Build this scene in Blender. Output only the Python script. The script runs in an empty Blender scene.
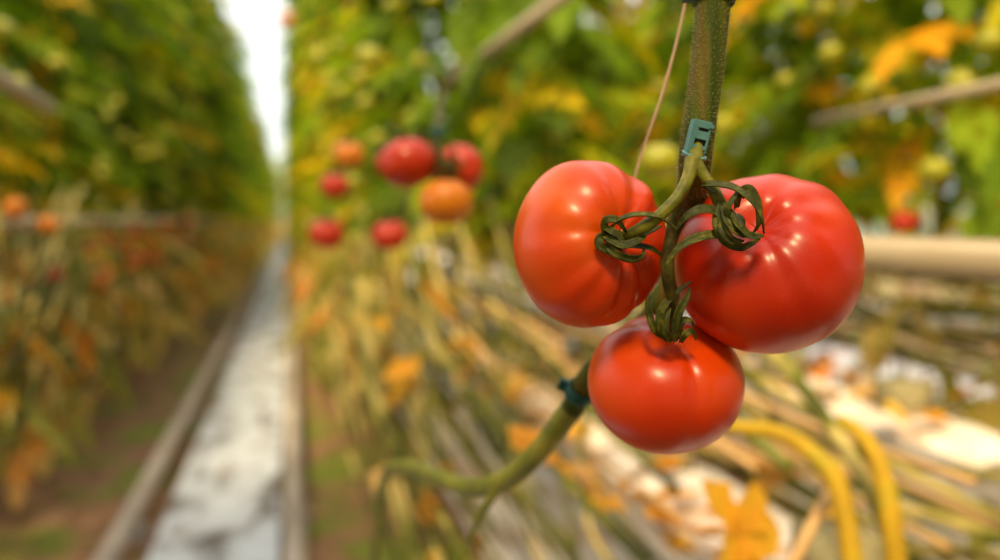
import bpy, math, random
from mathutils import Vector, Matrix, Euler, noise
R = random.Random(7)
SC = bpy.context.scene
COL = SC.collection
# ---------------------------------------------------------------- camera
F = 778.0
VPX, VPY = 290.0, 219.0
PH = math.atan((280 - VPY) / F)
TH = math.atan((500 - VPX) / F * math.cos(PH))
CAM = Vector((0, 0, 1.05))
ROT = Euler((math.pi / 2 - PH, 0, -TH)).to_matrix()
cd = bpy.data.cameras.new('camera'); cam = bpy.data.objects.new('camera', cd); COL.objects.link(cam)
cam.location = CAM; cam.rotation_euler = ROT.to_euler()
cd.sensor_width = 36; cd.lens = 36 * F / 1000; cd.clip_start = .02; cd.clip_end = 300
cd.dof.use_dof = True; cd.dof.focus_distance = .368; cd.dof.aperture_fstop = 2.8
SC.camera = cam

def P(px, py, d):
    return CAM + ROT @ Vector(((px - 500) / F * d, -(py - 280) / F * d, -d))
def D(x, y, z):            # direction: right, up, towards the viewer
    return (ROT @ Vector((x, y, z))).normalized()

# ---------------------------------------------------------------- materials
def nt(name):
    m = bpy.data.materials.new(name); m.use_nodes = True
    t = m.node_tree; t.nodes.clear()
    out = t.nodes.new('ShaderNodeOutputMaterial')
    return m, t, out
def node(t, typ, **kw):
    n = t.nodes.new(typ)
    for k, v in kw.items():
        if k.startswith('i_'):
            n.inputs[k[2:].replace('_', ' ')].default_value = v
        else: setattr(n, k, v)
    return n
def ramp(t, fac, stops):
    r = t.nodes.new('ShaderNodeValToRGB')
    e = r.color_ramp.elements
    while len(e) < len(stops): e.new(.5)
    for q, (p, c) in zip(e, stops):
        q.position = p; q.color = (*c, 1)
    t.links.new(fac, r.inputs[0]); return r.outputs[0]
def noise_tex(t, scale, detail=3, rough=.55, stretch=None):
    tc = t.nodes.new('ShaderNodeTexCoord')
    n = node(t, 'ShaderNodeTexNoise'); n.inputs['Scale'].default_value = scale
    n.inputs['Detail'].default_value = detail; n.inputs['Roughness'].default_value = rough
    if stretch:
        mp = t.nodes.new('ShaderNodeMapping'); mp.inputs['Scale'].default_value = stretch
        t.links.new(tc.outputs['Object'], mp.inputs[0]); t.links.new(mp.outputs[0], n.inputs[0])
    else: t.links.new(tc.outputs['Object'], n.inputs[0])
    return n.outputs['Fac']
def plain(name, stops, scale=8, rough=.6, bump=.0, stretch=None, metal=0, spec=.5, detail=3, trans=0, coat=0, bscale=None, bdist=.002):
    m, t, out = nt(name)
    p = node(t, 'ShaderNodeBsdfPrincipled')
    f = noise_tex(t, scale, detail, stretch=stretch)
    c = ramp(t, f, stops)
    t.links.new(c, p.inputs['Base Color'])
    p.inputs['Roughness'].default_value = rough; p.inputs['Metallic'].default_value = metal
    p.inputs['Specular IOR Level'].default_value = spec; p.inputs['Coat Weight'].default_value = coat
    if bump:
        b = node(t, 'ShaderNodeBump'); b.inputs['Strength'].default_value = bump; b.inputs['Distance'].default_value = bdist
        t.links.new(noise_tex(t, bscale or scale * 3, 4), b.inputs['Height']); t.links.new(b.outputs[0], p.inputs['Normal'])
    if trans:
        tr = node(t, 'ShaderNodeBsdfTranslucent'); t.links.new(c, tr.inputs[0])
        mx = node(t, 'ShaderNodeMixShader'); mx.inputs[0].default_value = trans
        t.links.new(p.outputs[0], mx.inputs[1]); t.links.new(tr.outputs[0], mx.inputs[2]); t.links.new(mx.outputs[0], out.inputs[0])
    else: t.links.new(p.outputs[0], out.inputs[0])
    return m
def leafmat(name, stops, trans=.45, rough=.62):
    m, t, out = nt(name)
    a = node(t, 'ShaderNodeAttribute', attribute_name='tint')
    oi = node(t, 'ShaderNodeObjectInfo')
    ad = node(t, 'ShaderNodeMath', operation='MULTIPLY_ADD')
    t.links.new(oi.outputs['Random'], ad.inputs[0]); ad.inputs[1].default_value = .16; t.links.new(a.outputs['Fac'], ad.inputs[2])
    sb = node(t, 'ShaderNodeMath', operation='SUBTRACT'); t.links.new(ad.outputs[0], sb.inputs[0]); sb.inputs[1].default_value = .08
    c = ramp(t, sb.outputs[0], stops)
    p = node(t, 'ShaderNodeBsdfPrincipled'); t.links.new(c, p.inputs['Base Color']); p.inputs['Roughness'].default_value = rough
    p.inputs['Specular IOR Level'].default_value = .2
    tr = node(t, 'ShaderNodeBsdfTranslucent')
    g = node(t, 'ShaderNodeMixRGB', blend_type='MULTIPLY'); g.inputs[0].default_value = 1; t.links.new(c, g.inputs[1]); g.inputs[2].default_value = (1.5, 1.6, .5, 1)
    t.links.new(g.outputs[0], tr.inputs[0])
    mx = node(t, 'ShaderNodeMixShader'); mx.inputs[0].default_value = trans
    t.links.new(p.outputs[0], mx.inputs[1]); t.links.new(tr.outputs[0], mx.inputs[2]); t.links.new(mx.outputs[0], out.inputs[0])
    return m
def fruitmat(name, deep, mid, light, bias=.5, rough=.36, sss=.06):
    m, t, out = nt(name)
    p = node(t, 'ShaderNodeBsdfPrincipled')
    f = noise_tex(t, 14, 2, .5)
    c = ramp(t, f, [(bias - .22, deep), (bias, mid), (bias + .24, light)])
    # fine pale speckle of the skin
    s = noise_tex(t, 1500, 1, .5)
    sr = ramp(t, s, [(.60, (0, 0, 0)), (.78, (1, 1, 1))])
    mf = node(t, 'ShaderNodeMath', operation='MULTIPLY'); t.links.new(sr, mf.inputs[0]); mf.inputs[1].default_value = .12
    mx = node(t, 'ShaderNodeMixRGB'); t.links.new(mf.outputs[0], mx.inputs[0]); t.links.new(c, mx.inputs[1]); mx.inputs[2].default_value = (.95, .30, .03, 1)
    t.links.new(mx.outputs[0], p.inputs['Base Color'])
    p.inputs['Subsurface Weight'].default_value = sss; p.inputs['Subsurface Radius'].default_value = (.9, .25, .06); p.inputs['Subsurface Scale'].default_value = .008
    p.inputs['Roughness'].default_value = rough; p.inputs['Specular IOR Level'].default_value = .28
    p.inputs['Coat Weight'].default_value = .22; p.inputs['Coat Roughness'].default_value = .2
    b = node(t, 'ShaderNodeBump'); b.inputs['Strength'].default_value = .10; b.inputs['Distance'].default_value = .0004
    t.links.new(noise_tex(t, 420, 2), b.inputs['Height']); t.links.new(b.outputs[0], p.inputs['Normal'])
    t.links.new(p.outputs[0], out.inputs[0])
    return m
M = {}
M['fruitA'] = fruitmat('tomato_skin_orange_red', (.44, .017, .0004), (.58, .038, .0005), (.68, .095, .0008), .44)
M['fruitB'] = fruitmat('tomato_skin_deep_red', (.34, .009, .0006), (.50, .022, .0006), (.66, .070, .001), .48)
M['fruitC'] = fruitmat('tomato_skin_red', (.44, .016, .0006), (.58, .034, .0008), (.68, .070, .001), .47)
M['fruitR'] = fruitmat('tomato_skin_plain_red', (.32, .008, .001), (.42, .017, .0015), (.54, .06, .002))
M['fruitO'] = fruitmat('tomato_skin_orange', (.46, .08, .002), (.54, .15, .003), (.60, .24, .005))
M['fruitY'] = fruitmat('tomato_skin_unripe', (.16, .19, .004), (.28, .28, .006), (.48, .36, .01))
M['sepal'] = plain('sepal_green', [(.3, (.022, .026, .002)), (.55, (.060, .066, .005)), (.72, (.16, .14, .012))], 200, .5, .35, trans=.1, spec=.3)
M['stalk'] = plain('stalk_green', [(.3, (.06, .055, .003)), (.5, (.12, .115, .006)), (.7, (.22, .20, .012))], 110, .5, .3, spec=.3)
M['rachis'] = plain('rachis_brown_green', [(.3, (.022, .014, .003)), (.5, (.055, .040, .005)), (.7, (.12, .10, .010))], 130, .55, .3, spec=.3)
M['stem'] = plain('main_stem', [(.36, (.035, .050, .003)), (.50, (.070, .088, .006)), (.58, (.10, .072, .010)), (.75, (.14, .12, .015))], 150, .6, .3, stretch=(1, 1, .04), spec=.15)
M['stem2'] = plain('lower_stem', [(.3, (.10, .11, .006)), (.55, (.19, .19, .012)), (.75, (.32, .27, .03))], 40, .5, .2)
M['hair'] = plain('stem_hair', [(.3, (.35, .40, .16)), (.7, (.5, .5, .25))], 50, .6, trans=.4)
M['clip'] = plain('clip_teal', [(.35, (.06, .17, .19)), (.6, (.10, .24, .26)), (.8, (.22, .26, .22))], 60, .4, .05, spec=.4)
M['dkclip'] = plain('clip_dark_teal', [(.3, (.004, .05, .05)), (.7, (.008, .09, .085))], 30, .45, spec=.3)
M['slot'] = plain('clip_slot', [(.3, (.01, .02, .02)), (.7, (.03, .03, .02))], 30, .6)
M['twine'] = plain('twine', [(.3, (.35, .17, .09)), (.5, (.55, .36, .27)), (.7, (.45, .24, .10))], 30, .8, .4, stretch=(1, 1, .5))
M['leaf'] = leafmat('tomato_leaf', [(0, (.018, .032, .001)), (.20, (.055, .090, .003)), (.48, (.15, .24, .006)), (.75, (.32, .42, .012)), (.88, (.66, .48, .010)), (1, (.75, .34, .01))], .5)
M['leafb'] = leafmat('tomato_leaf_low', [(0, (.14, .15, .02)), (.25, (.30, .30, .06)), (.5, (.55, .42, .12)), (.75, (.72, .50, .24)), (.9, (.75, .32, .05)), (1, (.62, .16, .03))], .4)
M['dry'] = leafmat('dry_leaf_skin', [(0, (.28, .15, .04)), (.3, (.55, .24, .03)), (.6, (.75, .38, .03)), (.85, (.80, .52, .06)), (1, (.70, .42, .22))], .35, .7)
M['vine'] = plain('vine_stem', [(.36, (.022, .028, .002)), (.5, (.14, .14, .010)), (.64, (.55, .42, .13))], 5, .6, spec=.3)
M['yellow'] = plain('yellow_petiole', [(.3, (.38, .22, .006)), (.55, (.55, .33, .010)), (.75, (.35, .32, .02))], 14, .6, trans=.1, spec=.3)
M['straw'] = plain('straw_stick', [(.3, (.50, .28, .10)), (.7, (.68, .42, .18))], 40, .6)
M['pipe'] = plain('painted_pipe', [(.3, (.26, .19, .12)), (.6, (.38, .30, .20)), (.8, (.46, .38, .29))], 5, .4, stretch=(1, .4, 1))
M['rail'] = plain('rail_steel', [(.3, (.27, .22, .18)), (.6, (.42, .36, .31)), (.8, (.52, .46, .41))], 6, .5, metal=.1, stretch=(1, .5, 1))
M['plastic'] = plain('white_film', [(.25, (.40, .26, .17)), (.38, (.72, .56, .46)), (.52, (.88, .80, .76)), (.8, (.88, .88, .92))], 5, .4, .3, bscale=22, bdist=.008)
M['gutter'] = plain('gutter_white', [(.3, (.50, .42, .36)), (.6, (.72, .68, .66))], 4, .4)
M['cube'] = plain('rockwool', [(.3, (.20, .17, .07)), (.7, (.38, .32, .18))], 30, .9, .4)

def ground_mat():
    m, t, out = nt('earth_floor')
    p = node(t, 'ShaderNodeBsdfPrincipled'); p.inputs['Roughness'].default_value = .85
    c1 = ramp(t, noise_tex(t, 9, 5, .65), [(.3, (.09, .045, .018)), (.5, (.24, .12, .055)), (.7, (.42, .24, .13))])
    c2 = ramp(t, noise_tex(t, 30, 3), [(.3, (.07, .09, .006)), (.7, (.25, .28, .02))])
    mk = ramp(t, noise_tex(t, 2.4, 3, .6), [(.48, (0, 0, 0)), (.60, (1, 1, 1))])
    mx = node(t, 'ShaderNodeMixRGB'); t.links.new(mk, mx.inputs[0]); t.links.new(c1, mx.inputs[1]); t.links.new(c2, mx.inputs[2])
    t.links.new(mx.outputs[0], p.inputs['Base Color'])
    b = node(t, 'ShaderNodeBump'); b.inputs['Strength'].default_value = .6; b.inputs['Distance'].default_value = .02
    t.links.new(noise_tex(t, 25, 5), b.inputs['Height']); t.links.new(b.outputs[0], p.inputs['Normal'])
    t.links.new(p.outputs[0], out.inputs[0]); return m
def path_mat():
    m, t, out = nt('pale_path')
    p = node(t, 'ShaderNodeBsdfPrincipled'); p.inputs['Roughness'].default_value = .55
    c1 = ramp(t, noise_tex(t, 3.5, 5, .62, (1.6, .8, 1)), [(.36, (.13, .11, .10)), (.43, (.36, .36, .39)), (.50, (.60, .64, .72)), (.75, (.68, .73, .83))])
    spots = ramp(t, noise_tex(t, 13, 4, .6, (1, .45, 1)), [(.60, (0, 0, 0)), (.70, (1, 1, 1))])
    mx = node(t, 'ShaderNodeMixRGB'); t.links.new(spots, mx.inputs[0]); t.links.new(c1, mx.inputs[1]); mx.inputs[2].default_value = (.30, .20, .15, 1)
    t.links.new(mx.outputs[0], p.inputs['Base Color'])
    b = node(t, 'ShaderNodeBump'); b.inputs['Strength'].default_value = .5; b.inputs['Distance'].default_value = .02
    t.links.new(noise_tex(t, 9, 5), b.inputs['Height']); t.links.new(b.outputs[0], p.inputs['Normal'])
    t.links.new(p.outputs[0], out.inputs[0]); return m
M['ground'] = ground_mat(); M['path'] = path_mat()
M['wallm'] = plain('end_wall_panel', [(.3, (.70, .74, .70)), (.7, (.80, .84, .80))], 2, .4, trans=.6)

# ---------------------------------------------------------------- mesh helpers
class MB:
    def __init__(s): s.v = []; s.f = []; s.t = []      # t: tint per face
    def quadgrid(s, rows, closed=True, tint=.5, cap=True):
        b = len(s.v); n = len(rows[0])
        for r in rows: s.v += [tuple(p) for p in r]
        for i in range(len(rows) - 1):
            for j in range(n if closed else n - 1):
                k = (j + 1) % n
                s.f.append((b + i * n + j, b + i * n + k, b + (i + 1) * n + k, b + (i + 1) * n + j)); s.t.append(tint)
        if cap and closed:
            s.f.append(tuple(b + j for j in range(n))[::-1]); s.t.append(tint)
            s.f.append(tuple(b + (len(rows) - 1) * n + j for j in range(n))); s.t.append(tint)
    def tube(s, pts, rad, n=8, tint=.5, flat=1.0, nrm=None, jit=0, sub=4):
        pts = [Vector(p) for p in pts]
        rad = list(rad) if hasattr(rad, '__len__') else [rad] * len(pts)
        if sub > 1 and len(pts) > 2: pts, rad = smooth(pts, rad, sub)
        rows = []; up = Vector(nrm) if nrm is not None else Vector((.13, .31, .94))
        pv = None
        for i, p in enumerate(pts):
            d = (pts[min(i + 1, len(pts) - 1)] - pts[max(i - 1, 0)]).normalized()
            if nrm is not None or pv is None: u = up - d * up.dot(d)
            else: u = pv - d * pv.dot(d)
            if u.length < 1e-4: u = d.orthogonal()
            u.normalize(); w = d.cross(u); pv = u
            r = rad[i] * (1 + jit * noise.noise(p * 90))
            rows.append([p + w * math.cos(a) * r + u * math.sin(a) * r * flat for a in [2 * math.pi * k / n for k in range(n)]])
        s.quadgrid(rows, True, tint)
    def box(s, c, sz, rot=None, bev=0):
        c = Vector(c); h = Vector(sz) / 2; b = len(s.v)
        pts = []
        for x in (-1, 1):
            for y in (-1, 1):
                for z in (-1, 1):
                    p = Vector((x * h.x, y * h.y, z * h.z)); pts.append(c + (rot @ p if rot else p))
        s.v += [tuple(p) for p in pts]
        for q in ((0, 1, 3, 2), (4, 6, 7, 5), (0, 4, 5, 1), (2, 3, 7, 6), (0, 2, 6, 4), (1, 5, 7, 3)):
            s.f.append(tuple(b + k for k in q)); s.t.append(.5)
    def build(s, name, mat, parent=None, smoothing=True, tint=False, bevel=0, loc=None):
        me = bpy.data.meshes.new(name)
        off = Vector(loc) if loc is not None else Vector((0, 0, 0))
        me.from_pydata([tuple(Vector(p) - off) for p in s.v] if loc is not None else s.v, [], s.f); me.update()
        if tint:
            at = me.attributes.new('tint', 'FLOAT', 'FACE'); at.data.foreach_set('value', s.t)
        if smoothing: me.polygons.foreach_set('use_smooth', [True] * len(me.polygons))
        me.materials.append(mat)
        o = bpy.data.objects.new(name, me); COL.objects.link(o)
        if loc is not None: o.location = off
        if parent is not None:
            o.parent = parent
            if loc is None and not parent.get('_local'): o.matrix_parent_inverse = Matrix.Translation(-parent.location)
        if bevel:
            md = o.modifiers.new('b', 'BEVEL'); md.width = bevel; md.segments = 3; md.limit_method = 'ANGLE'
        return o
def smooth(pts, rad, k):
    n = len(pts); P2 = []; R2 = []
    for i in range(n - 1):
        a = pts[max(i - 1, 0)]; b = pts[i]; c = pts[i + 1]; d = pts[min(i + 2, n - 1)]
        for j in range(k):
            t = j / k; t2 = t * t; t3 = t2 * t
            P2.append(.5 * ((2 * b) + (c - a) * t + (2 * a - 5 * b + 4 * c - d) * t2 + (3 * b - a - 3 * c + d) * t3))
            R2.append(rad[i] * (1 - t) + rad[i + 1] * t)
    return P2 + [pts[-1]], R2 + [rad[-1]]
def thing(name, loc, label, cat, group=None, local=False):
    o = bpy.data.objects.new(name, None); COL.objects.link(o); o.location = loc; o.empty_display_size = .02
    tag(o, label, cat, group)
    return o
def tag(o, label=None, cat=None, group=None, kind=None):
    if label: o['label'] = label
    if cat: o['category'] = cat
    if group: o['group'] = group
    if kind: o['kind'] = kind
    return o

# ---------------------------------------------------------------- fruit
def angd(a, b): return (a - b + math.pi) % (2 * math.pi) - math.pi
def fruit_rows(rx, ry, h, dep, grooves, lobes, nph=72, nth=120, dw=.30, sup=.9, taper=0):
    rows = []
    for i in range(nph + 1):
        ph = math.pi * (i + .002) / (nph + .004)
        s0, c0 = math.sin(ph), math.cos(ph)
        row = []
        for j in range(nth):
            th = 2 * math.pi * j / nth
            k = 1.0
            sh = math.exp(-((ph - .75) / .62) ** 2)          # shoulder
            side = math.sin(min(ph, math.pi)) ** 1.5
            for a, dp, w, ex in grooves:
                k -= dp * math.exp(-(angd(th, a) / w) ** 2) * max(sh, side * ex)
            for a, am, w in lobes:
                k += am * math.exp(-(angd(th, a) / w) ** 2) * side
            rho = abs(s0) ** sup * k
            z = math.copysign(abs(c0) ** .92, c0) * h * (1 - (1 - k) * .8)
            rho *= 1 + taper * (c0 if c0 < 0 else 0) + .4 * taper * max(c0, 0)
            if c0 > 0: z -= dep * math.exp(-(rho / dw) ** 2)
            else: z += dep * .25 * math.exp(-(rho / .3) ** 2)
            row.append(Vector((rho * rx * math.cos(th), rho * ry * math.sin(th), z)))
        rows.append(row)
    return rows
def frame(axis):
    z = axis.normalized(); u = D(0, 1, 0); y = (u - z * u.dot(z)).normalized(); x = y.cross(z)
    return Matrix((x, y, z)).transposed()
def fruit(name, cen, axis, rx, ry, h, dep, grooves, lobes, mat, root, **kw):
    Mx = frame(axis)
    mb = MB(); rows = fruit_rows(rx, ry, h, dep, grooves, lobes, **kw)
    mb.quadgrid([[cen + Mx @ p for p in r] for r in rows])
    return mb.build(name, mat, root)
dg = math.radians
MM = .0005141   # metres per pixel at .40 m

def sepal(parent, pts, w0, depth_n=None, tip=True, name='sepal', mat='sepal', flat=.28):
    """pts: (px,py,depth) path; w: half width in metres"""
    pp = [P(*p) for p in pts]; w = w0 * .88
    n = len(pp); prof = []
    for i in range(n):
        t = i / (n - 1); prof.append(w * (.55 + .75 * math.sin(math.pi * min(t * 1.15, 1) * .8)) * (1 - t) ** .55 + .0003)
    nr = D(0, 0, 1) if depth_n is None else D(*depth_n)
    mb = MB()
    # ribbon with a V fold: two thin lips joined on the midrib
    P2, R2 = smooth(pp, prof, 6)
    rows = []
    for i, p in enumerate(P2):
        d = (P2[min(i + 1, len(P2) - 1)] - P2[max(i - 1, 0)]).normalized()
        tw = nr.copy(); u = tw - d * tw.dot(d)
        if u.length < .05: u = d.orthogonal()
        u.normalize(); ww = d.cross(u); r = R2[i]; th = max(.00035, r * .16)
        fold = r * .6
        rows.append([p + ww * r + u * (fold - th), p + ww * r * .55 + u * (fold * .35 - th), p - u * th * 1.3, p - ww * r * .55 + u * (fold * .35 - th), p - ww * r + u * (fold - th),
                     p - ww * r + u * (fold + th * .2), p - ww * r * .55 + u * (fold * .35 + th), p + u * th * .6, p + ww * r * .55 + u * (fold * .35 + th), p + ww * r + u * (fold + th * .2)])
    mb.quadgrid(rows)
    return mb.build(name, M[mat], parent)

# left fruit
cL = P(590, 244, .402)
tL = thing('tomato', cL, 'orange-red ribbed tomato, left of the two large ones, green calyx facing right', 'tomato', 'ripe tomatoes of the front truss')
fruit('fruit', cL, D(.40, .10, .91), 78.5 * MM, 84 * MM, 66 * MM, 13 * MM,
      [(dg(-60), .085, .13, .30), (dg(-88), .06, .12, .25), (dg(-20), .05, .15, .3), (dg(62), .075, .22, .45), (dg(95), .05, .2, .2), (dg(175), .04, .16, .15), (dg(215), .035, .2, .1), (dg(135), .03, .2, .1), (dg(30), .05, .16, .3), (dg(-120), .04, .16, .2)],
      [(dg(44), .045, .22), (dg(118), .03, .4), (dg(155), -.01, .4), (dg(-45), -.03, .4), (dg(-120), .025, .4)], M['fruitA'], tL)
# right fruit
cR = P(766.5, 262.5, .406)
tR = thing('tomato', cR, 'largest deep red ribbed tomato, on the right with its calyx at upper left', 'tomato', 'ripe tomatoes of the front truss')
fruit('fruit', cR, D(-.39, .50, .77), 91 * MM, 94 * MM, 76 * MM, 17 * MM,
      [(dg(-92), .022, .15, .12), (dg(-62), .030, .15, .2), (dg(-33), .024, .18, .18), (dg(2), .03, .2, .2), (dg(32), .045, .2, .35), (dg(66), .045, .2, .4), (dg(98), .03, .22, .3), (dg(-125), .030, .16, .2), (dg(-158), .025, .18, .2), (dg(150), .03, .22, .3)],
      [(dg(45), .02, .35), (dg(-40), .02, .5), (dg(-140), .02, .4), (dg(130), .015, .4)], M['fruitB'], tR, dw=.24)
# bottom fruit
cB = P(664.5, 384.5, .424)
tB = thing('tomato', cB, 'smaller smooth orange-red tomato hanging lowest, beneath the two large ones', 'tomato', 'ripe tomatoes of the front truss')
fruit('fruit', cB, D(.08, .80, .59), 82 * MM, 76 * MM, 68 * MM, 10 * MM,
      [(dg(-84), .055, .13, .10), (dg(-155), .02, .3, .1), (dg(-25), .02, .25, .1), (dg(60), .04, .2, .1), (dg(130), .05, .2, .1)],
      [(dg(-120), .012, .4), (dg(-50), .012, .4)], M['fruitC'], tB, dw=.34, taper=.09)

# calyx of each fruit (with its sepals)
def calyx(root, pos, r, axis):
    mb = MB(); a = D(*axis)
    rows = []
    for t in (-.9, -.4, .0, .35, .6, .75):
        rr = r * math.sqrt(max(.02, 1 - (t / .95) ** 2)); rows.append([pos + a * (t * r * .7) + (frame(a) @ Vector((math.cos(q) * rr, math.sin(q) * rr, 0))) for q in [2 * math.pi * k / 14 for k in range(14)]])
    mb.quadgrid(rows)
    return mb.build('calyx', M['sepal'], root)
k = calyx(tL, P(618, 240, .374), .0050, (.5, .1, .86))
for pts, w, nr in [
    ([(612, 238, .368), (604, 230, .364), (606, 221, .362), (615, 220, .361), (622, 227, .362), (627, 234, .364)], .0021, (.2, .3, .9)),
    ([(608, 233, .366), (616, 223, .361), (634, 216, .357), (656, 217, .356), (668, 223, .357), (677, 230, .358)], .0020, (0, .9, .6)),
    ([(613, 237, .368), (601, 237, .364), (600, 245, .363), (609, 251, .363), (622, 254, .364)], .0024, (-.2, -.2, .9)),
    ([(604, 236, .364), (612, 241, .361), (624, 246, .360), (640, 240, .361), (646, 236, .363)], .0026, (0, .5, .8)),
    ([(606, 243, .364), (614, 252, .361), (630, 258, .362), (641, 256, .364), (644, 248, .367)], .0021, (0, -.4, .9)),
    ([(618, 246, .370), (636, 247, .369), (652, 250, .369), (664, 258, .371)], .0023, (.1, .7, .7)),
    ([(616, 236, .370), (634, 238, .368), (650, 232, .368), (662, 226, .369)], .0021, (.1, .7, .7)),
    ([(604, 228, .364), (612, 232, .361), (620, 238, .361), (624, 247, .362)], .0019, (.3, .1, .9)),
]: sepal(k, pts, w, nr)
k = calyx(tR, P(735, 222, .374), .0050, (-.1, .5, .86))
for pts, w, nr in [
    ([(716, 193, .362), (704, 186, .361), (730, 188, .356), (750, 201, .353), (761, 219, .354), (764, 234, .358)], .0026, (.3, .6, .7)),
    ([(735, 208, .368), (737, 195, .364), (748, 192, .362), (756, 206, .362), (757, 224, .364), (752, 234, .367)], .0034, (.6, 0, .8)),
    ([(722, 202, .362), (720, 222, .358), (727, 238, .357), (742, 246, .359), (760, 239, .362)], .0036, (-.6, -.3, .7)),
    ([(724, 206, .359), (730, 222, .355), (742, 234, .354), (762, 235, .358)], .0033, (-.2, .4, .9)),
    ([(728, 210, .360), (738, 226, .353), (750, 237, .353), (764, 236, .357)], .0026, (.3, .5, .8)),
    ([(726, 226, .364), (714, 213, .361), (700, 211, .360), (686, 218, .361), (676, 230, .364)], .0030, (0, .6, .8)),
    ([(727, 236, .364), (712, 236, .361), (696, 239, .360), (678, 249, .360), (664, 268, .362)], .0027, (0, .5, .85)),
    ([(728, 222, .357), (728, 208, .354), (734, 198, .354), (738, 191, .357)], .0016, (-.5, 0, .8)),
    ([(724, 214, .360), (724, 230, .356), (732, 240, .356), (744, 241, .358)], .0028, (-.5, 0, .8)),
]: sepal(k, pts, w, nr)
k = calyx(tB, P(674, 333, .393), .0052, (.05, .9, .4))
for pts, w, nr in [
    ([(668, 338, .388), (656, 330, .383), (650, 314, .382), (649, 299, .382), (656, 288, .384)], .0020, (-.5, 0, .8)),
    ([(668, 340, .385), (661, 326, .380), (662, 310, .378), (674, 295, .378), (692, 281, .380)], .0024, (-.3, .3, .8)),
    ([(674, 342, .383), (674, 328, .378), (678, 312, .376), (686, 298, .376), (690, 287, .378)], .0025, (.3, .3, .8)),
    ([(682, 340, .386), (678, 330, .381), (682, 321, .380), (690, 321, .381), (694, 327, .384)], .0019, (.3, .3, .8)),
    ([(672, 341, .383), (666, 332, .379), (667, 318, .378), (671, 306, .380)], .0020, (-.4, .1, .9)),
    ([(680, 342, .385), (685, 334, .382), (692, 332, .383), (696, 340, .386)], .0018, (.3, .3, .8)),
]: sepal(k, pts, w, nr)

# ---------------------------------------------------------------- front plant: stem, truss stalks
st0 = P(713, 2, .392)
vine = thing('tomato_plant', P(655, 380, .47), 'thick hairy green tomato stem in front carrying the three big tomatoes', 'tomato plant')
MBs = MB()
stem_pts = [P(722, -180, .40), P(716, -60, .395), P(713, 5, .392), P(705, 85, .392), P(696, 150, .395), P(690, 210, .425), P(672, 285, .455), P(630, 345, .48), P(594, 372, .50), P(572, 408, .52), P(540, 450, .55), P(505, 480, .60), P(468, 487, .67), P(430, 474, .78), P(402, 466, .90), P(384, 480, 1.02), P(374, 560, 1.15)]
rad_s = [.0092, .0088, .0086, .0081, .0083, .008, .0078, .0078, .0082, .008, .0078, .008, .0082, .0078, .0075, .0072, .007]
MBs.tube(stem_pts[:10], rad_s[:10], 20, jit=.05, sub=8)
stem = MBs.build('stem', M['stem'], vine)
MBl = MB(); MBl.tube(stem_pts[9:], rad_s[9:], 20, jit=.05, sub=8); MBl.build('stem', M['stem2'], vine)['label'] = 'lighter yellow-green bent lower part'
# hairs of the upper stem
hb = MB(); q = random.Random(3)
Psm, Rsm = smooth([Vector(p) for p in stem_pts[1:6]], rad_s[1:6], 60)
for i in range(0, len(Psm) - 1):
    d = (Psm[i + 1] - Psm[i]).normalized(); u = d.orthogonal().normalized(); w = d.cross(u)
    for _ in range(14):
        a = q.uniform(0, 2 * math.pi); nrm = u * math.cos(a) + w * math.sin(a)
        b = Psm[i].lerp(Psm[i + 1], q.random()) + nrm * Rsm[i] * .985; L = q.uniform(.0010, .0026)
        t = b + (nrm + d * q.uniform(-.3, .3)).normalized() * L; sd = d * .00010; s2 = d.cross(nrm) * .00010
        n0 = len(hb.v); hb.v += [tuple(b + sd), tuple(b - sd + s2), tuple(b - sd - s2), tuple(t)]
        hb.f += [(n0, n0 + 1, n0 + 3), (n0 + 1, n0 + 2, n0 + 3), (n0 + 2, n0, n0 + 3)]; hb.t += [.5] * 3
h = hb.build('stem_hair', M['hair'], stem); h['kind'] = 'stuff'
mb = MB()
mb.tube([P(697, 140, .377), P(696, 152, .372), P(694, 166, .368), P(690, 172, .368)], [.0030, .0034, .0044, .0040], 16, jit=.08)
mb.tube([P(693, 160, .368), P(688, 178, .364), P(677, 198, .360), P(660, 215, .359), P(644, 227, .361), P(630, 234, .365), P(616, 239, .371)], [.0040, .0031, .0029, .0028, .0032, .0027, .0024], 16, jit=.1, sub=6)
mb.tube([P(694, 162, .368), P(703, 175, .366), P(713, 189, .365), P(721, 205, .366), P(733, 219, .371)], [.0036, .0028, .0028, .0031, .0028], 16, jit=.1, sub=6)
ts = mb.build('truss_stalk', M['stalk'], vine)
mb = MB()
mb.tube([P(692, 168, .370), P(683, 190, .372), P(675, 212, .371), P(670, 238, .370), P(667, 262, .371), P(668, 282, .374), P(673, 304, .381), P(675, 330, .390)], [.0030, .0030, .0027, .0026, .0031, .0026, .0026, .0030], 16, jit=.12, sub=6)
mb.build('truss_stalk', M['rachis'], vine)['label'] = 'brown-green lower truss stalk'
mb = MB()
for c, r in ((P(691.5, 169, .3640), .0016),):
    rows = [[c + Vector((math.cos(t) * math.sin(p) * r, math.sin(t) * math.sin(p) * r, math.cos(p) * r)) for t in [k * .628 for k in range(10)]] for p in [.02 + k * .388 for k in range(9)]]
    mb.quadgrid(rows)
mb.build('stalk_bud', M['stalk'], ts)
# lower part of the plant: side shoot of the bent stem
mb = MB(); mb.tube([P(500, 482, .60), P(490, 500, .61), P(478, 520, .63), P(468, 545, .66)], [.004, .0035, .003, .002], 10)
mb.build('side_shoot', M['stem2'], vine)

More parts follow.
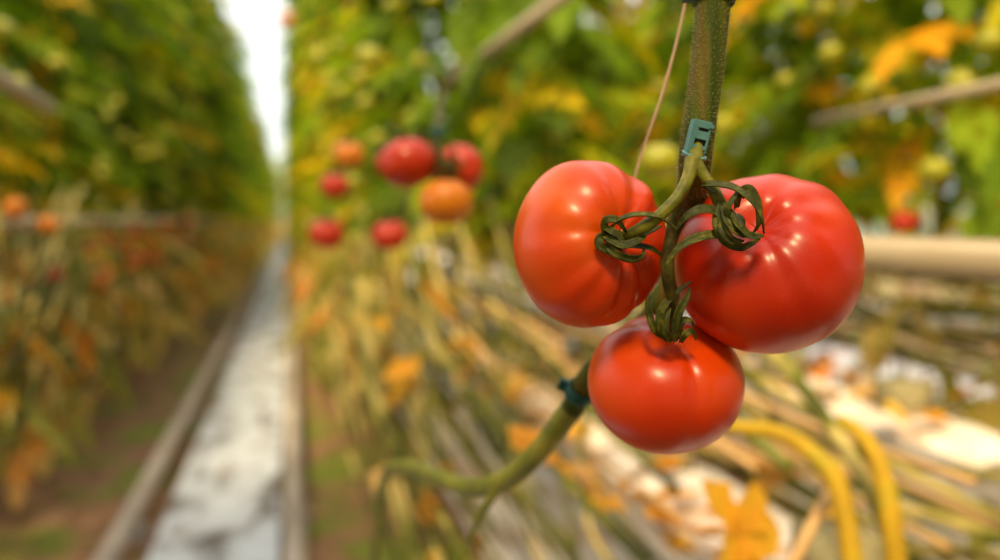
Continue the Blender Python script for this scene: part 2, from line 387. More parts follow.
# clip on the truss: folded pale teal plastic clip with slots and a hook around the stalk
CL = P(697, 140, .372)
cl = thing('truss_clip', CL, 'pale teal plastic clip with slots holding the truss stalk to the stem', 'plant clip')
RM = ROT @ Euler((0, 0, dg(-11))).to_matrix() @ Euler((dg(8), dg(10), 0)).to_matrix()
k_ = .372 / F * 1.02
def cb(mb, x0, y0, x1, y1, z0, z1):      # px offsets in the clip's own plane, z in mm towards viewer
    c = CL + RM @ Vector(((x0 + x1) / 2 * k_, -(y0 + y1) / 2 * k_, (z0 + z1) / 2000))
    mb.box(c, (abs(x1 - x0) * k_, abs(y1 - y0) * k_, abs(z1 - z0) / 1000), RM)
mb = MB()
cb(mb, -9, -19, 10, -12, 1.2, 2.2); cb(mb, -9, -12, -4, 14, 1.2, 2.2); cb(mb, 8, -12, 10, 12, 1.0, 2.2)
cb(mb, -4, -9, 10, -1, 1.2, 2.2); cb(mb, -4, -12, -2.5, -9, 1.2, 2.2)
cb(mb, -4, 5, 9, 9, 1.4, 2.6)
cb(mb, -9, -19, -7.5, 18, -3, 2.0); cb(mb, 9, -19, 10.5, 6, -3, 2.0); cb(mb, -9, -19, 10, -17.5, -3, 2.0)
cb(mb, 7.5, -17, 12, -13, 0.6, 2.9)
mb.build('clip_body', M['clip'], cl, smoothing=False, bevel=.0002)
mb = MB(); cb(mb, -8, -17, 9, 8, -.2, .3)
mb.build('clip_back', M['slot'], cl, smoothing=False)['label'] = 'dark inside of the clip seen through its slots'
mb = MB(); c0 = P(695, 152, .372)
for rr, zz in ((.0052, 0),):
    pts = [c0 + RM @ Vector((math.cos(a) * .0052, -.0014 - math.sin(a) * .0016, math.sin(a) * .0062)) for a in [math.pi * (-.15 + 1.3 * k / 12) for k in range(13)]]
    mb.tube(pts, .0009, 8, sub=2)
mb.build('clip_ring', M['clip'], cl)
# round dark teal clips on the stem
def stem_clip(c, d, r, label, wdt=.008):
    t = thing('stem_clip', c, label, 'plant clip')
    d = d.normalized(); u = d.orthogonal().normalized(); w = d.cross(u)
    prof = [(-wdt / 2, r), (-wdt / 2, r + .0016), (-wdt / 4, r + .0022), (0, r + .0018), (wdt / 4, r + .0022), (wdt / 2, r + .0016), (wdt / 2, r)]
    rows = [[c + d * a + (u * math.cos(q) + w * math.sin(q)) * b for a, b in prof] for q in [2 * math.pi * k / 32 for k in range(33)]]
    m_ = MB(); m_.quadgrid(rows, closed=True, cap=False); m_.build('clip_ring', M['dkclip'], t)
    m_ = MB(); z = D(0, 0, 1); s_ = d.cross(z).normalized()
    m_.box(c + s_ * (r + .004), (.006, .004, wdt), Matrix((s_, s_.cross(d), d)).transposed())
    m_.build('clip_lug', M['dkclip'], t, smoothing=False, bevel=.0005)
    return t
stem_clip(P(714, -4, .392), stem_pts[2] - stem_pts[1], .0088, 'dark teal ring clip around the stem at the very top of the picture')
stem_clip(P(580, 392, .51), stem_pts[9] - stem_pts[8], .0082, 'blurred teal ring clip on the bent stem beside the lowest tomato', .008)
# twine
mb = MB(); mb.tube([P(700, -60, .43), P(686, 0, .435), P(677, 40, .437), P(663, 92, .44), P(650, 130, .445), P(638, 166, .45), P(628, 215, .455), P(622, 300, .48)], [.0006, .0007, .0008, .0009, .0007, .0007, .0007, .0007], 8, jit=.2, sub=8)
tag(mb.build('support_twine', M['twine'], loc=P(638, 166, .45)), 'thin pinkish twine hanging beside the thick stem behind the left tomato', 'twine')

# ---------------------------------------------------------------- leaves
def leaflet(mb, base, d, nrm, L, W, tint, rng, droop=.4):
    side = d.cross(nrm).normalized(); rowsv = []
    prof = [0, .62, .98, .80, .92, .55, 0]
    n = len(prof); off = len(mb.v)
    mids = []; ls = []; rs = []
    for i in range(n):
        t = i / (n - 1); c = base + d * (L * t) - Vector((0, 0, 1)) * (droop * L * t * t) 
        w = W * prof[i] * rng.uniform(.8, 1.15); up = nrm * (w * rng.uniform(.15, .45))
        mids.append(c); ls.append(c + side * w + up - d * .12 * w); rs.append(c - side * w + up - d * .12 * w)
    mb.v += [tuple(x) for x in mids + ls + rs]
    for i in range(n - 1):
        if prof[i] == 0: mb.f += [(off, off + n + 1, off + 1), (off, off + 1, off + 2 * n + 1)]
        elif prof[i + 1] == 0: mb.f += [(off + i, off + n + i, off + i + 1), (off + i, off + i + 1, off + 2 * n + i)]
        else: mb.f += [(off + i, off + n + i, off + n + i + 1, off + i + 1), (off + i, off + i + 1, off + 2 * n + i + 1, off + 2 * n + i)]
        mb.t += [min(1, max(0, tint + rng.uniform(-.03, .03)))] * 2
def compound(mb, base, az, el, L, tint, rng):
    d = Vector((math.cos(az) * math.cos(el), math.sin(az) * math.cos(el), math.sin(el)))
    pts = []; p = Vector(base); dd = d.copy()
    for i in range(7):
        pts.append(p.copy()); p = p + dd * (L / 6); dd = (dd + Vector((rng.uniform(-.1, .1), rng.uniform(-.1, .1), -.16))).normalized()
    mb.tube(pts, [.0035, .003, .0028, .0024, .002, .0016, .001], 4, tint=min(1, tint + .12), sub=1)
    for i in range(2, 7):
        dd = (pts[i] - pts[i - 1]).normalized(); sd = dd.cross(Vector((0, 0, 1)))
        if sd.length < .1: sd = Vector((1, 0, 0))
        sd.normalize(); nn = sd.cross(dd).normalized()
        if i == 6: leaflet(mb, pts[i], dd, nn, L * .34, L * .11, tint, rng)
        for s_ in (1, -1):
            l2 = L * (.15 + .12 * (1 - abs(i - 4) / 3)) * rng.uniform(.8, 1.25)
            dl = (sd * s_ + dd * .45 + Vector((0, 0, rng.uniform(-.5, .25)))).normalized()
            leaflet(mb, pts[i], dl, (nn + sd * s_ * rng.uniform(-.5, .5)).normalized(), l2, l2 * .36, tint + rng.uniform(-.05, .05), rng)
def foliage_mesh(seed, z0, z1, n, rad):
    rng = random.Random(seed); mb = MB()
    for i in range(n):
        z = z0 + (z1 - z0) * (i + rng.random()) / n
        az = i * 2.4 + rng.uniform(-.5, .5); u = rng.random()
        low = max(0, 1 - (z - z0) / .7)
        tint = rng.choice([.05, .15, .25, .35, .45, .6, .7]) + rng.uniform(0, .12) + low * .15
        if rng.random() < .12 + .18 * low: tint = rng.uniform(.8, .95)
        b = Vector((rng.uniform(-.06, .06), rng.uniform(-.2, .2), z))
        compound(mb, b, az, rng.uniform(-.25, .5), rad * rng.uniform(.75, 1.15), tint, rng)
    return mb
def stem_mesh(seed, lean, ztop=3.6, zb=.62):
    rng = random.Random(seed); mb = MB()
    # rises from the substrate, runs along the row, then climbs
    run = rng.uniform(1.2, 2.4)
    pts = [Vector((lean, -run - .15, zb)), Vector((lean * .9, -run, zb + .12)), Vector((lean * .6 + rng.uniform(-.08, .08), -run * .65, zb + .05 + rng.uniform(-.15, .1))), Vector((lean * .3 + rng.uniform(-.06, .06), -run * .3, zb + rng.uniform(-.2, .2))), Vector((.02, -.06, zb + .30)), Vector((0, 0, zb + .55)), Vector((.01, .02, 2)), Vector((0, 0, ztop))]
    mb.tube(pts, [.009, .009, .0085, .008, .008, .0075, .007, .005], 7, sub=4)
    return mb
HOLD = bpy.data.collections.new('unused')
fol = []; shortf = []; midf = []; low = []; stm = []; twn = []
def hidden_mesh(mb, name, mat, tint=False):
    o = mb.build(name, mat, tint=tint); me = o.data; bpy.data.objects.remove(o); return me
for s in range(5):
    fol.append(hidden_mesh(foliage_mesh(10 + s, 1.05, 4.3, 96, .42), 'foliage', M['leaf'], True)); shortf.append(hidden_mesh(foliage_mesh(30 + s, 1.08, 2.4, 76, .31), 'foliage', M['leaf'], True)); midf.append(hidden_mesh(foliage_mesh(50 + s, 1.05, 3.3, 92, .36), 'foliage', M['leaf'], True))
    rng = random.Random(40 + s); m_ = MB()
    for i in range(16):
        compound(m_, Vector((rng.uniform(-.16, .16), rng.uniform(-.5, .2), rng.uniform(.42, 1.08))), rng.uniform(0, 6.28), rng.uniform(-.9, -.1), rng.uniform(.18, .32), rng.uniform(0, 1), rng)
    low.append(hidden_mesh(m_, 'lower_foliage', M['leafb'], True))
    stm.append([hidden_mesh(stem_mesh(70 + s, ln, zt), 'stem', M['vine']) for ln in (.35, -.35) for zt in (3.6, 2.3)])
    m_ = MB(); m_.tube([(0.015, 0, 1.0), (0.02, .01, 2.5), (0, 0, 4.6)], .0015, 5, sub=1)
    twn.append(hidden_mesh(m_, 'twine', M['twine']))
stmz = [hidden_mesh(stem_mesh(90 + s, .25, 2.3, .02), 'stem', M['vine']) for s in range(3)]
def plant(x, y, label, group, side, lowf=True, z=0, scale=1, fmesh=None, earth=False, short=False, lx=0):
    t = thing('tomato_plant', (x, y, 0), label, 'tomato plant', group)
    i = R.randrange(5)
    rz = R.choice([0, math.pi])
    for nm, me in (('stem', stmz[i % 3] if earth else stm[i][(0 if side > 0 else 2) + (1 if y < 6 else 0)]), ('foliage', (fol if fmesh == 'tall' else shortf if y < 5 or (short and y < 10) else midf if y < 10 else fol)[R.randrange(5)]), ('lower_foliage', low[i] if lowf else None), ('twine', twn[i] if abs(y) < 8 else None)):
        if me is None: continue
        o = bpy.data.objects.new(nm, me); COL.objects.link(o); o.parent = t
        if nm == 'foliage': o.rotation_euler.z = R.choice([0, math.pi]) + R.uniform(-.3, .3); o.scale = (R.uniform(.85, 1.1),) * 2 + (R.uniform(.97, 1.04),)
        if nm == 'lower_foliage': o.location.x = lx
        if nm == 'foliage': o.location.z = R.uniform(-.05, .03) + z
    return t
LAB = {
 'A': ('leafy tomato plant on the right edge of the pale path behind the blurred tomatoes', 'tomato plants in the row along the right rail'),
 'B': ('leafy tomato plant in the row behind the big tomatoes above the tan pipe', 'tomato plants in the second row on the right'),
 'C': ('dark green tomato plant in the deepest rows on the right', 'tomato plants in the deep right rows'),
 'L': ('leafy tomato plant in the row lining the left side of the path', 'tomato plants lining the left side of the path'),
 'M': ('tomato plant in the rows hidden behind the left path-side row', 'tomato plants in the deeper left rows'),
}
def row(key, xs, side, ys, jx=.05, **kw):
    for y in ys: plant(xs(y) + R.uniform(-jx, jx), y + R.uniform(-.08, .08), *LAB[key], side, **kw)
def fr(a, b, s):
    o = []; y = a
    while y < b: o.append(y); y += s
    return o
row('A', lambda y: .78, 1, fr(2.3, 3.6, .5), lowf=False)
row('A', lambda y: .52 if y < 7 else .40, 1, fr(3.7, 12, .5) + fr(12, 32, 1.0) + fr(32, 62, 2.5), lx=-.15)
row('B', lambda y: 1.75, 1, fr(-.2, 9, .5), short=True)
row('C', lambda y: 2.9, -1, fr(.6, 12, .6), lowf=False, short=True)
row('C', lambda y: 3.7, 1, fr(1.2, 14, .8), lowf=False)
row('L', lambda y: -1.42 if y < 7 else (-1.27 if y < 11 else -1.14), -1, fr(2.5, 12, .42) + fr(12, 32, 1.0) + fr(32, 62, 2.5), lx=.42)
row('M', lambda y: -2.1, 1, fr(3.5, 14, .7), short=True, earth=True)
row('M', lambda y: -3.6, -1, fr(5, 16, 1.0), lowf=False, earth=True)
LAB['Z'] = ('unseen tomato plant added behind the viewpoint to block sky light', 'unseen light-blocking tomato plants behind the viewpoint')  # out-of-view plants added to cut sky haze and fill on the front tomatoes
row('Z', lambda y: 1.45, 1, fr(-2.8, -.7, .5), lowf=False, earth=True, fmesh='tall')
row('Z', lambda y: -1.5, -1, fr(-2.8, .3, .5), lowf=False, earth=True, fmesh='tall')
for k in range(6): plant(-1.3 + k * .5, 49 + .3 * (k % 2), 'pale green tomato plant closing the far end of the aisle', 'tomato plants closing the far end of the aisle', 1, lowf=False, earth=True)
for k in range(9): plant(-1.8 + k * .45, -3.3 + .3 * (k % 2), *LAB['Z'], 1, lowf=False, earth=True, fmesh='tall')

# ---------------------------------------------------------------- structure
def gridplane(name, x0, x1, y0, y1, nx, ny, amp, mat, z=0, kind='structure'):
    mb = MB(); rows = []
    for i in range(ny + 1):
        y = y0 + (y1 - y0) * i / ny
        rows.append([Vector((x0 + (x1 - x0) * j / nx, y, z + amp * noise.noise(Vector((x0 + (x1 - x0) * j / nx, y, 3)) * 5))) for j in range(nx + 1)])
    mb.quadgrid(rows, closed=False); o = mb.build(name, mat); o['kind'] = kind; return o
gridplane('floor', -12, 14, -9, 66, 60, 200, .0, M['ground'])
gridplane('path', -.44, -.055, .5, 48, 10, 400, .012, M['path'], .02)
for a, b in ((.55, 1.5), (1.75, 2.7), (2.9, 4.2)): gridplane('floor_film', a, b, .3 if a > 0 else 2.2, 30, 8, 60, .012, M['plastic'], .02)
mb = MB(); mb.box((1, 66, 3), (30, .1, 6)); tag(mb.build('wall_end', M['wallm'], smoothing=False), kind='structure')

# rails
def rail(x, label):
    t = thing('pipe_rail', (x, 3, 0), label, 'rail')
    mb = MB(); mb.tube([(x, -.5, .09), (x, 64, .09)], .032, 16, sub=1); mb.build('pipe', M['rail'], t)
    for i in range(10):
        y = 1.2 + i * 1.5; m_ = MB(); m_.box((x, y, .025), (.10, .05, .05)); m_.box((x, y, .05), (.062, .03, .02))
        m_.build('rail_support', M['rail'], t, smoothing=False)
rail(-.52, 'left steel pipe rail beside the brown earth along the pale path')
rail(-.005, 'right steel pipe rail running straight ahead along the pale path')
# heating pipes along rows
def pipe(p0, p1, r, label, name='heating_pipe', mat='pipe'):
    c = (Vector(p0) + Vector(p1)) / 2
    mb = MB(); mb.tube([p0, p1], r, 18, sub=1); return tag(mb.build(name, M[mat], loc=c), label, 'pipe')
pipe((.82, -.3, 1.0), (.82, 14, 1.0), .0255, 'tan heating pipe running level behind the right-hand big tomato')
pipe((-.90, .2, 1.035), (-.90, 14, 1.035), .0255, 'tan heating pipe level with the stems of the left row')
def bar(a, b, r, label): pipe(P(*a), P(*b), r, label, 'support_bar', 'pipe')
bar((448, 82, 2.3), (600, -32, 1.6), .016, 'grey-tan bar slanting up through leaves above the blurred tomato cluster')
bar((815, 121, 1.9), (1040, 76, 1.25), .010, 'thin grey-tan bar slanting through the leaves at upper right')
bar((-60, 46, 1.3), (46, 106, 1.9), .018, 'tan bar slanting down into the leaves at upper left')

# gutters, substrate bags and blocks
def gutter(x, y0, y1, z, label, w=.24):
    mb = MB(); prof = [(-w / 2, .06), (-w / 2 + .01, .0), (-w / 4, -.012), (0, -.03), (w / 4, -.012), (w / 2 - .01, 0), (w / 2, .06), (w / 2 - .006, .062), (w / 2 - .016, .008), (0, -.02), (-w / 2 + .016, .008), (-w / 2 + .006, .062)]
    mb.quadgrid([[Vector((x + a, y, z + b)) for a, b in prof] for y in (y0, y1)])
    t = thing('growing_gutter', (x, (y0 + y1) / 2, 0), label, 'gutter')
    mb.build('trough', M['gutter'], t, smoothing=False)
    y = y0 + .4
    while y < min(y1, 9):
        m_ = MB()
        for s in (-1, 1): m_.tube([(x + s * w * .4, y, 0.0), (x + s * w * .4, y, z - .005)], .008, 6, sub=1)
        m_.tube([(x - w * .4, y, z - .02), (x + w * .4, y, z - .02)], .008, 6, sub=1)
        m_.build('trestle', M['rail'], t); y += 1.9
SLAB = {}
def bag_mesh(seed, L=.98, w=.2, h=.09):
    mb = MB(); rows = []; n = 22
    for i in range(n + 1):
        t = i / n; y = (t - .5) * L; e = min(1, min(t, 1 - t) * 9) ** .5; r = []
        for k in range(20):
            a = 2 * math.pi * k / 20; cx = math.copysign(abs(math.cos(a)) ** .5, math.cos(a)); cz = math.copysign(abs(math.sin(a)) ** .6, math.sin(a))
            wob = 1 + .08 * noise.noise(Vector((cx * 2, y * 14, cz * 2 + seed)))
            r.append(Vector((cx * w / 2 * (.8 + .2 * e) * wob, y, h / 2 + cz * h / 2 * (.12 + .88 * e) * wob)))
        rows.append(r)
    mb.quadgrid(rows); return hidden_mesh(mb, 'bag', M['plastic'])
bags = [bag_mesh(s) for s in range(3)]
mb = MB()
for sx in (0,): mb.box((0, 0, .0375), (.1, .1, .075))
blk = hidden_mesh(mb, 'block', M['cube'])
def bag(x, y, z, label, group):
    t = thing('substrate_bag', (x, y, z), label, 'growing bag', group)
    o = bpy.data.objects.new('bag', R.choice(bags)); COL.objects.link(o); o.parent = t
    for dy in (-.25, .25):
        o = bpy.data.objects.new('rockwool_block', blk); COL.objects.link(o); o.parent = t; o.location = (R.uniform(-.02, .02), dy + R.uniform(-.05, .05), .088); o.rotation_euler.z = R.uniform(-.3, .3)
for x, y0, y1, z, gl, bl, g in [
    (.80, .75, 30, .42, 'white growing gutter nearest the right rail, under orange dry leaves', 'white film growing bag in the gutter nearest the right rail', 'bags in the first right gutter'),
    (1.42, .2, 14, .50, 'white growing gutter slanting to the lower right behind the yellow leaf stalks', 'white film growing bag in the gutter slanting to lower right', 'bags in the second right gutter'),
    (3.1, 1.0, 14, .50, 'white growing gutter deep on the right under the tan pipe', 'white film growing bag in the gutter deep on the right', 'bags in the deep right gutter'),
    (-1.38, 1.0, 40, .56, 'white growing gutter of the left path-side row behind bundled stems', 'white film growing bag behind the bundled stems on the left', 'bags in the first left gutter'),
    (-2.5, 1.6, 14, .56, 'white growing gutter at the left edge behind the stem bundle', 'white film growing bag farthest left beyond the stem bundle', 'bags in the far left gutter')]:
    gutter(x, y0, y1, z, gl)
    y = y0 + .52
    while y < min(y1 - .5, 9): bag(x, y, z - .005, bl, g); y += 1.04

# ---------------------------------------------------------------- blurred tomatoes behind
def small_fruit_mesh(seed, mat):
    rng = random.Random(seed); mb = MB()
    gr = [(k * 6.283 / 7 + rng.uniform(-.2, .2), rng.uniform(.03, .07), .18, .2) for k in range(7)]
    mb.quadgrid(fruit_rows(1, 1, .84, .18, gr, [(rng.uniform(0, 6), .03, .4)], nph=24, nth=36)); return hidden_mesh(mb, 'fruit', M[mat])
sf = {k: [small_fruit_mesh(s, k) for s in (1, 2)] for k in ('fruitR', 'fruitO', 'fruitY')}
mb = MB()
for k in range(6):
    a = k * 1.047; pts = [Vector((0, 0, .70)), Vector((math.cos(a) * .25, math.sin(a) * .25, .80)), Vector((math.cos(a) * .5, math.sin(a) * .5, .86)), Vector((math.cos(a + .2) * .72, math.sin(a + .2) * .72, .98))]
    mb.tube(pts, [.07, .09, .07, .01], 6, flat=.35, nrm=(0, 0, 1))
mb.tube([Vector((0, 0, .66)), Vector((0, .02, .95)), Vector((.08, .05, 1.3))], [.10, .07, .06], 8)
calm = hidden_mesh(mb, 'calyx', M['sepal'])
def tomato(px, py, d, rpx, mat, label, group=None, axis=(0, 1, .3), parts=True, cs=1.05):
    r = rpx / F * d; c = P(px, py, d)
    t = thing('tomato', c, label, 'tomato', group)
    z = D(*axis); Mx = frame(z).to_4x4(); t.rotation_euler = Mx.to_euler()
    for nm, me in (('fruit', R.choice(sf[mat])), ('calyx', calm)):
        if nm == 'calyx' and not parts: continue
        o = bpy.data.objects.new(nm, me); COL.objects.link(o); o.parent = t; o.scale = (r, r, r) if nm == 'fruit' else (r * cs,) * 3
    return t
G2 = 'tomatoes of the blurred middle truss'
tomato(408, 163, .98, 28, 'fruitR', 'blurred bright red tomato, upper left of the middle cluster', G2, (-.2, .9, -.2))
tomato(391, 160, 1.04, 17, 'fruitR', 'blurred orange-red tomato peeking out left of the red cluster fruit', G2, (-.5, .5, .2))
tomato(459, 169, 1.00, 25, 'fruitR', 'blurred dark red tomato with its dark calyx facing the viewer', G2, (-.35, -.05, .93), cs=1.25)
tomato(446, 202, .97, 27, 'fruitO', 'blurred orange tomato at the bottom of the middle cluster', G2, (0, .95, -.1))
tomato(349, 155, 1.6, 16, 'fruitO', 'blurred orange tomato beside the path, left of the red cluster', None, (0, .95, .2))
tomato(335, 186, 1.75, 15, 'fruitR', 'small blurred orange-red tomato beneath the orange one by the path', None, (0, .95, .2))
tomato(327, 234, 1.7, 18, 'fruitR', 'blurred pinkish red tomato hanging low beside the right rail', None, (.1, .95, .2))
tomato(390, 235, 1.5, 18, 'fruitR', 'blurred red tomato hanging low under the middle cluster', None, (-.1, .9, .2))
tomato(288, 20, 6, 9, 'fruitO', 'orange blurred fruit high at the edge of the bright gap', None, (0, .95, .2), False)
tomato(905, 222, 1.9, 14, 'fruitR', 'small blurred red tomato just above the tan pipe at right', None, (0, .95, .2), False)
tomato(660, 160, 1.2, 20, 'fruitY', 'yellow-green unripe tomato just above the left big tomato', None, (0, .95, .2), False)
mb = MB()
mb.tube([P(446, 92, 1.25), P(439, 112, 1.08), P(436, 150, .99), P(434, 175, .98), P(440, 186, .97)], [.0045, .004, .0038, .0035, .003], 8)
mb.tube([P(436, 150, .99), P(422, 138, .98), P(412, 140, .98)], [.0035, .003, .003], 8)
mb.tube([P(436, 155, .99), P(444, 160, .97), P(452, 170, .965)], [.0035, .003, .003], 8)
tag(mb.build('fruit_truss', M['rachis'], loc=P(434, 120, 1.0)), 'blurred green truss stalk carrying the red and orange middle cluster', 'fruit truss')
tag(stem_clip(P(436, 132, 1.0), P(436, 120, 1) - P(436, 140, 1), .005, 'small blurred dark clip above the middle red cluster'), None)
# scattered fruit in the rows (3D positions)
def scatter(n, rng, xr, yr, zr, kinds, label, group, sz=(.028, .040)):
    for i in range(n):
        x, y, z = rng.uniform(*xr), rng.uniform(*yr), rng.uniform(*zr); r = rng.uniform(*sz)
        t = thing('tomato', (x, y, z), label[kinds_i(kinds, rng)] if isinstance(label, dict) else label, 'tomato', group)
        o = bpy.data.objects.new('fruit', R.choice(sf[rng.choice(kinds)])); COL.objects.link(o); o.parent = t; o.scale = (r, r, r)
        t.rotation_euler = (rng.uniform(-.5, .5), rng.uniform(-.5, .5), rng.uniform(0, 6))
rq = random.Random(21)
scatter(30, rq, (-.98, -.80), (2.8, 9), (1.0, 1.7), ['fruitY'], 'yellow unripe tomato among the leaves of the left row', 'unripe tomatoes of the left row')
scatter(20, rq, (-.95, -.80), (2.7, 8), (.80, 1.05), ['fruitR'], 'blurred red tomato low among the stems of the left row', 'ripe tomatoes of the left row')
scatter(22, rq, (-.95, -.78), (2.7, 8), (.76, 1.12), ['fruitO'], 'blurred orange tomato low among the stems of the left row', 'orange tomatoes of the left row')
scatter(26, rq, (.12, .5), (2.2, 6), (1.15, 2.0), ['fruitY'], 'yellow unripe tomato in the leaves right of the path', 'unripe tomatoes of the right row')
scatter(22, rq, (1.15, 1.5), (.8, 4), (1.08, 1.7), ['fruitY'], 'yellow unripe tomato in the leaves above the tan pipe', 'unripe tomatoes above the tan pipe')

# ---------------------------------------------------------------- leaf stalks, dry leaves, bare stems on the lower right
mb = MB(); mb.tube([P(690, 420, 1.024), P(742, 428, 0.973), P(775, 432, 0.947), P(805, 448, 0.922), P(836, 480, 0.896), P(850, 545, 0.870), P(856, 600, 0.858)], [0.0078, 0.0091, 0.0104, 0.0111, 0.0117, 0.0117, 0.0117], 10, jit=.1)
tag(mb.build('leaf_stalk', M['yellow'], loc=P(805, 448, 0.922)), 'thick yellow leaf stalk arching down beneath the right-hand big tomato', 'leaf stalk')
mb = MB(); mb.tube([P(840, 420, 1.024), P(866, 440, 0.973), P(884, 480, 0.947), P(896, 560, 0.922), P(900, 610, 0.922)], [0.0078, 0.0104, 0.0130, 0.0130, 0.0117], 10, jit=.1)
tag(mb.build('leaf_stalk', M['yellow'], loc=P(884, 480, 0.947)), 'yellow leaf stalk standing right of the arching one, lower right', 'leaf stalk')
mb = MB(); mb.tube([P(740, 320, 1.280), P(790, 372, 1.178), P(830, 425, 1.101), P(862, 478, 1.024), P(890, 540, 0.973), P(905, 600, 0.922)], [0.0091, 0.0104, 0.0104, 0.0091, 0.0091, 0.0091], 10, jit=.08)
tag(mb.build('bare_stem', M['vine'], loc=P(830, 425, 1.101)), 'grey-green bare stem slanting down right below the largest tomato', 'stem')
mb = MB(); mb.tube([P(640, 350, 1.216), P(700, 402, 1.126), P(745, 430, 1.050), P(790, 470, 0.998)], [0.0091, 0.0104, 0.0104, 0.0078], 10, jit=.08)
tag(mb.build('bare_stem', M['stem2'], loc=P(745, 430, 1.050)), 'olive bare stem curving out from behind the lowest tomato', 'stem')
mb = MB(); mb.tube([P(838, 480, 0.960), P(815, 520, 0.947), P(790, 570, 0.934)], [0.0078, 0.0078, 0.0078], 8)
tag(mb.build('straw_stick', M['straw'], loc=P(815, 520, 0.947)), 'short beige dry stalk between the two yellow leaf stalks', 'stick')
for i in range(26):
    x = R.uniform(.3, .95); z = R.uniform(.5, .8); y = R.uniform(.75, 2.2); L = R.uniform(.5, 1.3)
    mb = MB(); mb.tube([Vector((x, y, z)), Vector((x + .02, y + L * .5, z + R.uniform(-.03, .03))), Vector((x, y + L, z + R.uniform(-.05, .05)))], R.uniform(.004, .007), 7, sub=4)
    tag(mb.build('straw_stick', M['straw'], loc=(x, y, z)), 'dry beige stalk lying level above the nearest right gutter', 'stick', 'dry stalks above the nearest right gutter')
LEAFS = []
for s in range(6):
    rng = random.Random(200 + s); m_ = MB()
    for k in range(5):
        a = k * 1.2 - 2.4; dl = Vector((math.cos(a) * .8, math.sin(a), rng.uniform(0, .5))).normalized()
        leaflet(m_, Vector((0, 0, .006)), dl, Vector((rng.uniform(-.3, .3), rng.uniform(-.3, .3), 1)).normalized(), rng.uniform(.7, 1.0), .33, .17 * s + rng.uniform(0, .12), rng, droop=rng.uniform(-.1, .2))
    m_.tube([(0, 0, .006), (-.5, .1, .1), (-.9, .05, .05)], [.03, .025, .02], 5)
    m_.t = m_.t[:-0 or None]
    while len(m_.t) < len(m_.f): m_.t.append(.5)
    LEAFS.append(hidden_mesh(m_, 'dry_leaf', M['dry'], True))
def dleaf(p, s, rot, label, group=None, k=None):
    o = bpy.data.objects.new('dry_leaf', LEAFS[R.randrange(6) if k is None else k]); COL.objects.link(o)
    o.location = p; o.scale = (s, s, s); o.rotation_euler = rot; return tag(o, label, 'leaf', group)
dleaf(P(738, 535, .88), .085, (1.2, .2, .3), 'large orange-yellow leaf at the bottom edge below the lowest tomato', None, 3)
dleaf(P(430, 300, 1.9), .09, (.8, .3, 1), 'orange dry leaf hanging over the first white gutter', None, 2)
rq = random.Random(5)
for i in range(95):
    x = rq.uniform(.55, 1.0); y = rq.uniform(.9, 4.5)
    dleaf((x, y, .50 + rq.uniform(.0, .05)), rq.uniform(.03, .065), (rq.uniform(-.4, .4), rq.uniform(-.4, .4), rq.uniform(0, 6)), 'dry orange leaf lying on the white bags of the nearest right gutter', 'dry leaves on the nearest right gutter')
for i in range(36):
    dleaf((rq.uniform(1.25, 1.6), rq.uniform(.6, 3.5), .58 + rq.uniform(0, .04)), rq.uniform(.03, .06), (rq.uniform(-.4, .4), rq.uniform(-.4, .4), rq.uniform(0, 6)), 'dry orange leaf lying on the second right gutter', 'dry leaves on the second right gutter')
for i in range(60):
    dleaf((rq.uniform(-1.0, -.80), rq.uniform(2.3, 8), rq.uniform(.3, 1.0)), rq.uniform(.04, .08), (rq.uniform(-1.4, 1.4), rq.uniform(-1, 1), rq.uniform(0, 6)), 'dry orange leaf caught in the bundled stems on the left', 'dry leaves in the left stem bundle')
for i in range(50):
    dleaf((rq.uniform(.15, .7), rq.uniform(.9, 3.4), rq.uniform(.25, .85)), rq.uniform(.03, .06), (rq.uniform(-1.4, 1.4), rq.uniform(-1, 1), rq.uniform(0, 6)), 'dry yellow leaf caught in the stems between right rail and gutter', 'dry leaves in the right stem bundle')

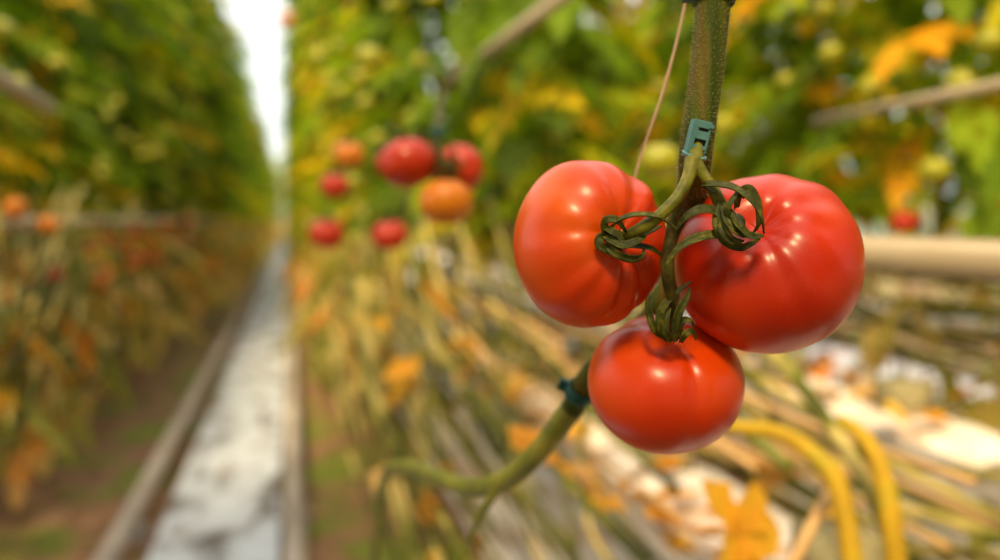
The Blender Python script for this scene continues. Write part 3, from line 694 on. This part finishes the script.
# bundled bare stems (old lower vines of the rows), each a thing
def bstem(pts, r, label, group):
    mb = MB(); mb.tube(pts, r, 7, jit=.05, sub=4); return tag(mb.build('bare_stem', M['vine'], loc=pts[len(pts) // 2]), label, 'stem', group)
for i in range(95):
    y = rq.uniform(.9, 4.2); x = rq.uniform(.14, .62); z = rq.uniform(.15, .8)
    L = rq.uniform(.5, 1.4)
    bstem([Vector((x + .12, y, z - .18)), Vector((x + .05, y + L * .3, z - .08)), Vector((x + rq.uniform(-.05, .05), y + L * .7, z + .05)), Vector((x + rq.uniform(-.08, .05), y + L, z + .35))], rq.uniform(.004, .0085), 'bare vine stem running along the right row beneath the leaves', 'bare vine stems of the right row')
for i in range(140):
    y = 2.1 + 9 * rq.random() ** 1.4; x = rq.uniform(-1.08, -.80); z = rq.uniform(.28, .85)
    L = rq.uniform(.3, 1.2)
    bstem([Vector((x, y, z - .05)), Vector((x + .05, y + L * .3, z - .02)), Vector((x + rq.uniform(-.05, .05), y + L * .7, z + .12)), Vector((x + rq.uniform(-.05, .05), y + L, z + .35))], rq.uniform(.007, .011), 'bare vine stem bundled along the left row', 'bare vine stems of the left row')
for i in range(60):
    y = rq.uniform(.4, 3.4); x, z = rq.choice([(rq.uniform(1.08, 1.3), rq.uniform(.25, .5)), (rq.uniform(1.6, 2.1), rq.uniform(.62, .85))]); L = rq.uniform(.6, 1.6)
    bstem([Vector((x, y, z)), Vector((x + .03, y + L * .3, z + rq.uniform(-.04, .04))), Vector((x - .02, y + L * .7, z + rq.uniform(-.04, .04))), Vector((x, y + L, z + .05))], rq.uniform(.008, .013), 'bare vine stem lying level beside the second right gutter', 'bare vine stems by the second right gutter')

# ---------------------------------------------------------------- light
w = bpy.data.worlds.new('world'); SC.world = w; w.use_nodes = True
t = w.node_tree; t.nodes.clear()
o = t.nodes.new('ShaderNodeOutputWorld'); bg = t.nodes.new('ShaderNodeBackground')
tc = t.nodes.new('ShaderNodeTexCoord'); sx = t.nodes.new('ShaderNodeSeparateXYZ'); t.links.new(tc.outputs['Generated'], sx.inputs[0])
c = ramp(t, sx.outputs['Z'], [(0, (.30, .32, .22)), (.04, (.85, .9, .86)), (.35, (.92, .93, .92)), (1, (1, .95, .85))])
t.links.new(c, bg.inputs[0]); bg.inputs[1].default_value = 2.1; t.links.new(bg.outputs[0], o.inputs[0])
def sun(name, el, az, e, ang, col):
    ld = bpy.data.lights.new(name, 'SUN'); ld.energy = e; ld.angle = dg(ang); ld.color = col
    so = bpy.data.objects.new(name, ld); COL.objects.link(so); so.location = (0, 0, 8)
    v = Vector((math.sin(az) * math.cos(el), math.cos(az) * math.cos(el), math.sin(el)))   # towards the sun
    so.rotation_euler = v.to_track_quat('Z', 'Y').to_euler()
sun('sun', dg(48), dg(208), 8.0, 15, (1, .78, .42))
SC.view_settings.view_transform = 'Standard'; SC.view_settings.look = 'None'; SC.view_settings.gamma = 1
SC.view_settings.use_curve_mapping = False; SC.view_settings.exposure = -.35
SC.cycles.max_bounces = 7; SC.cycles.transmission_bounces = 4; SC.cycles.use_denoising = True
bpy.data.collections.remove(HOLD)
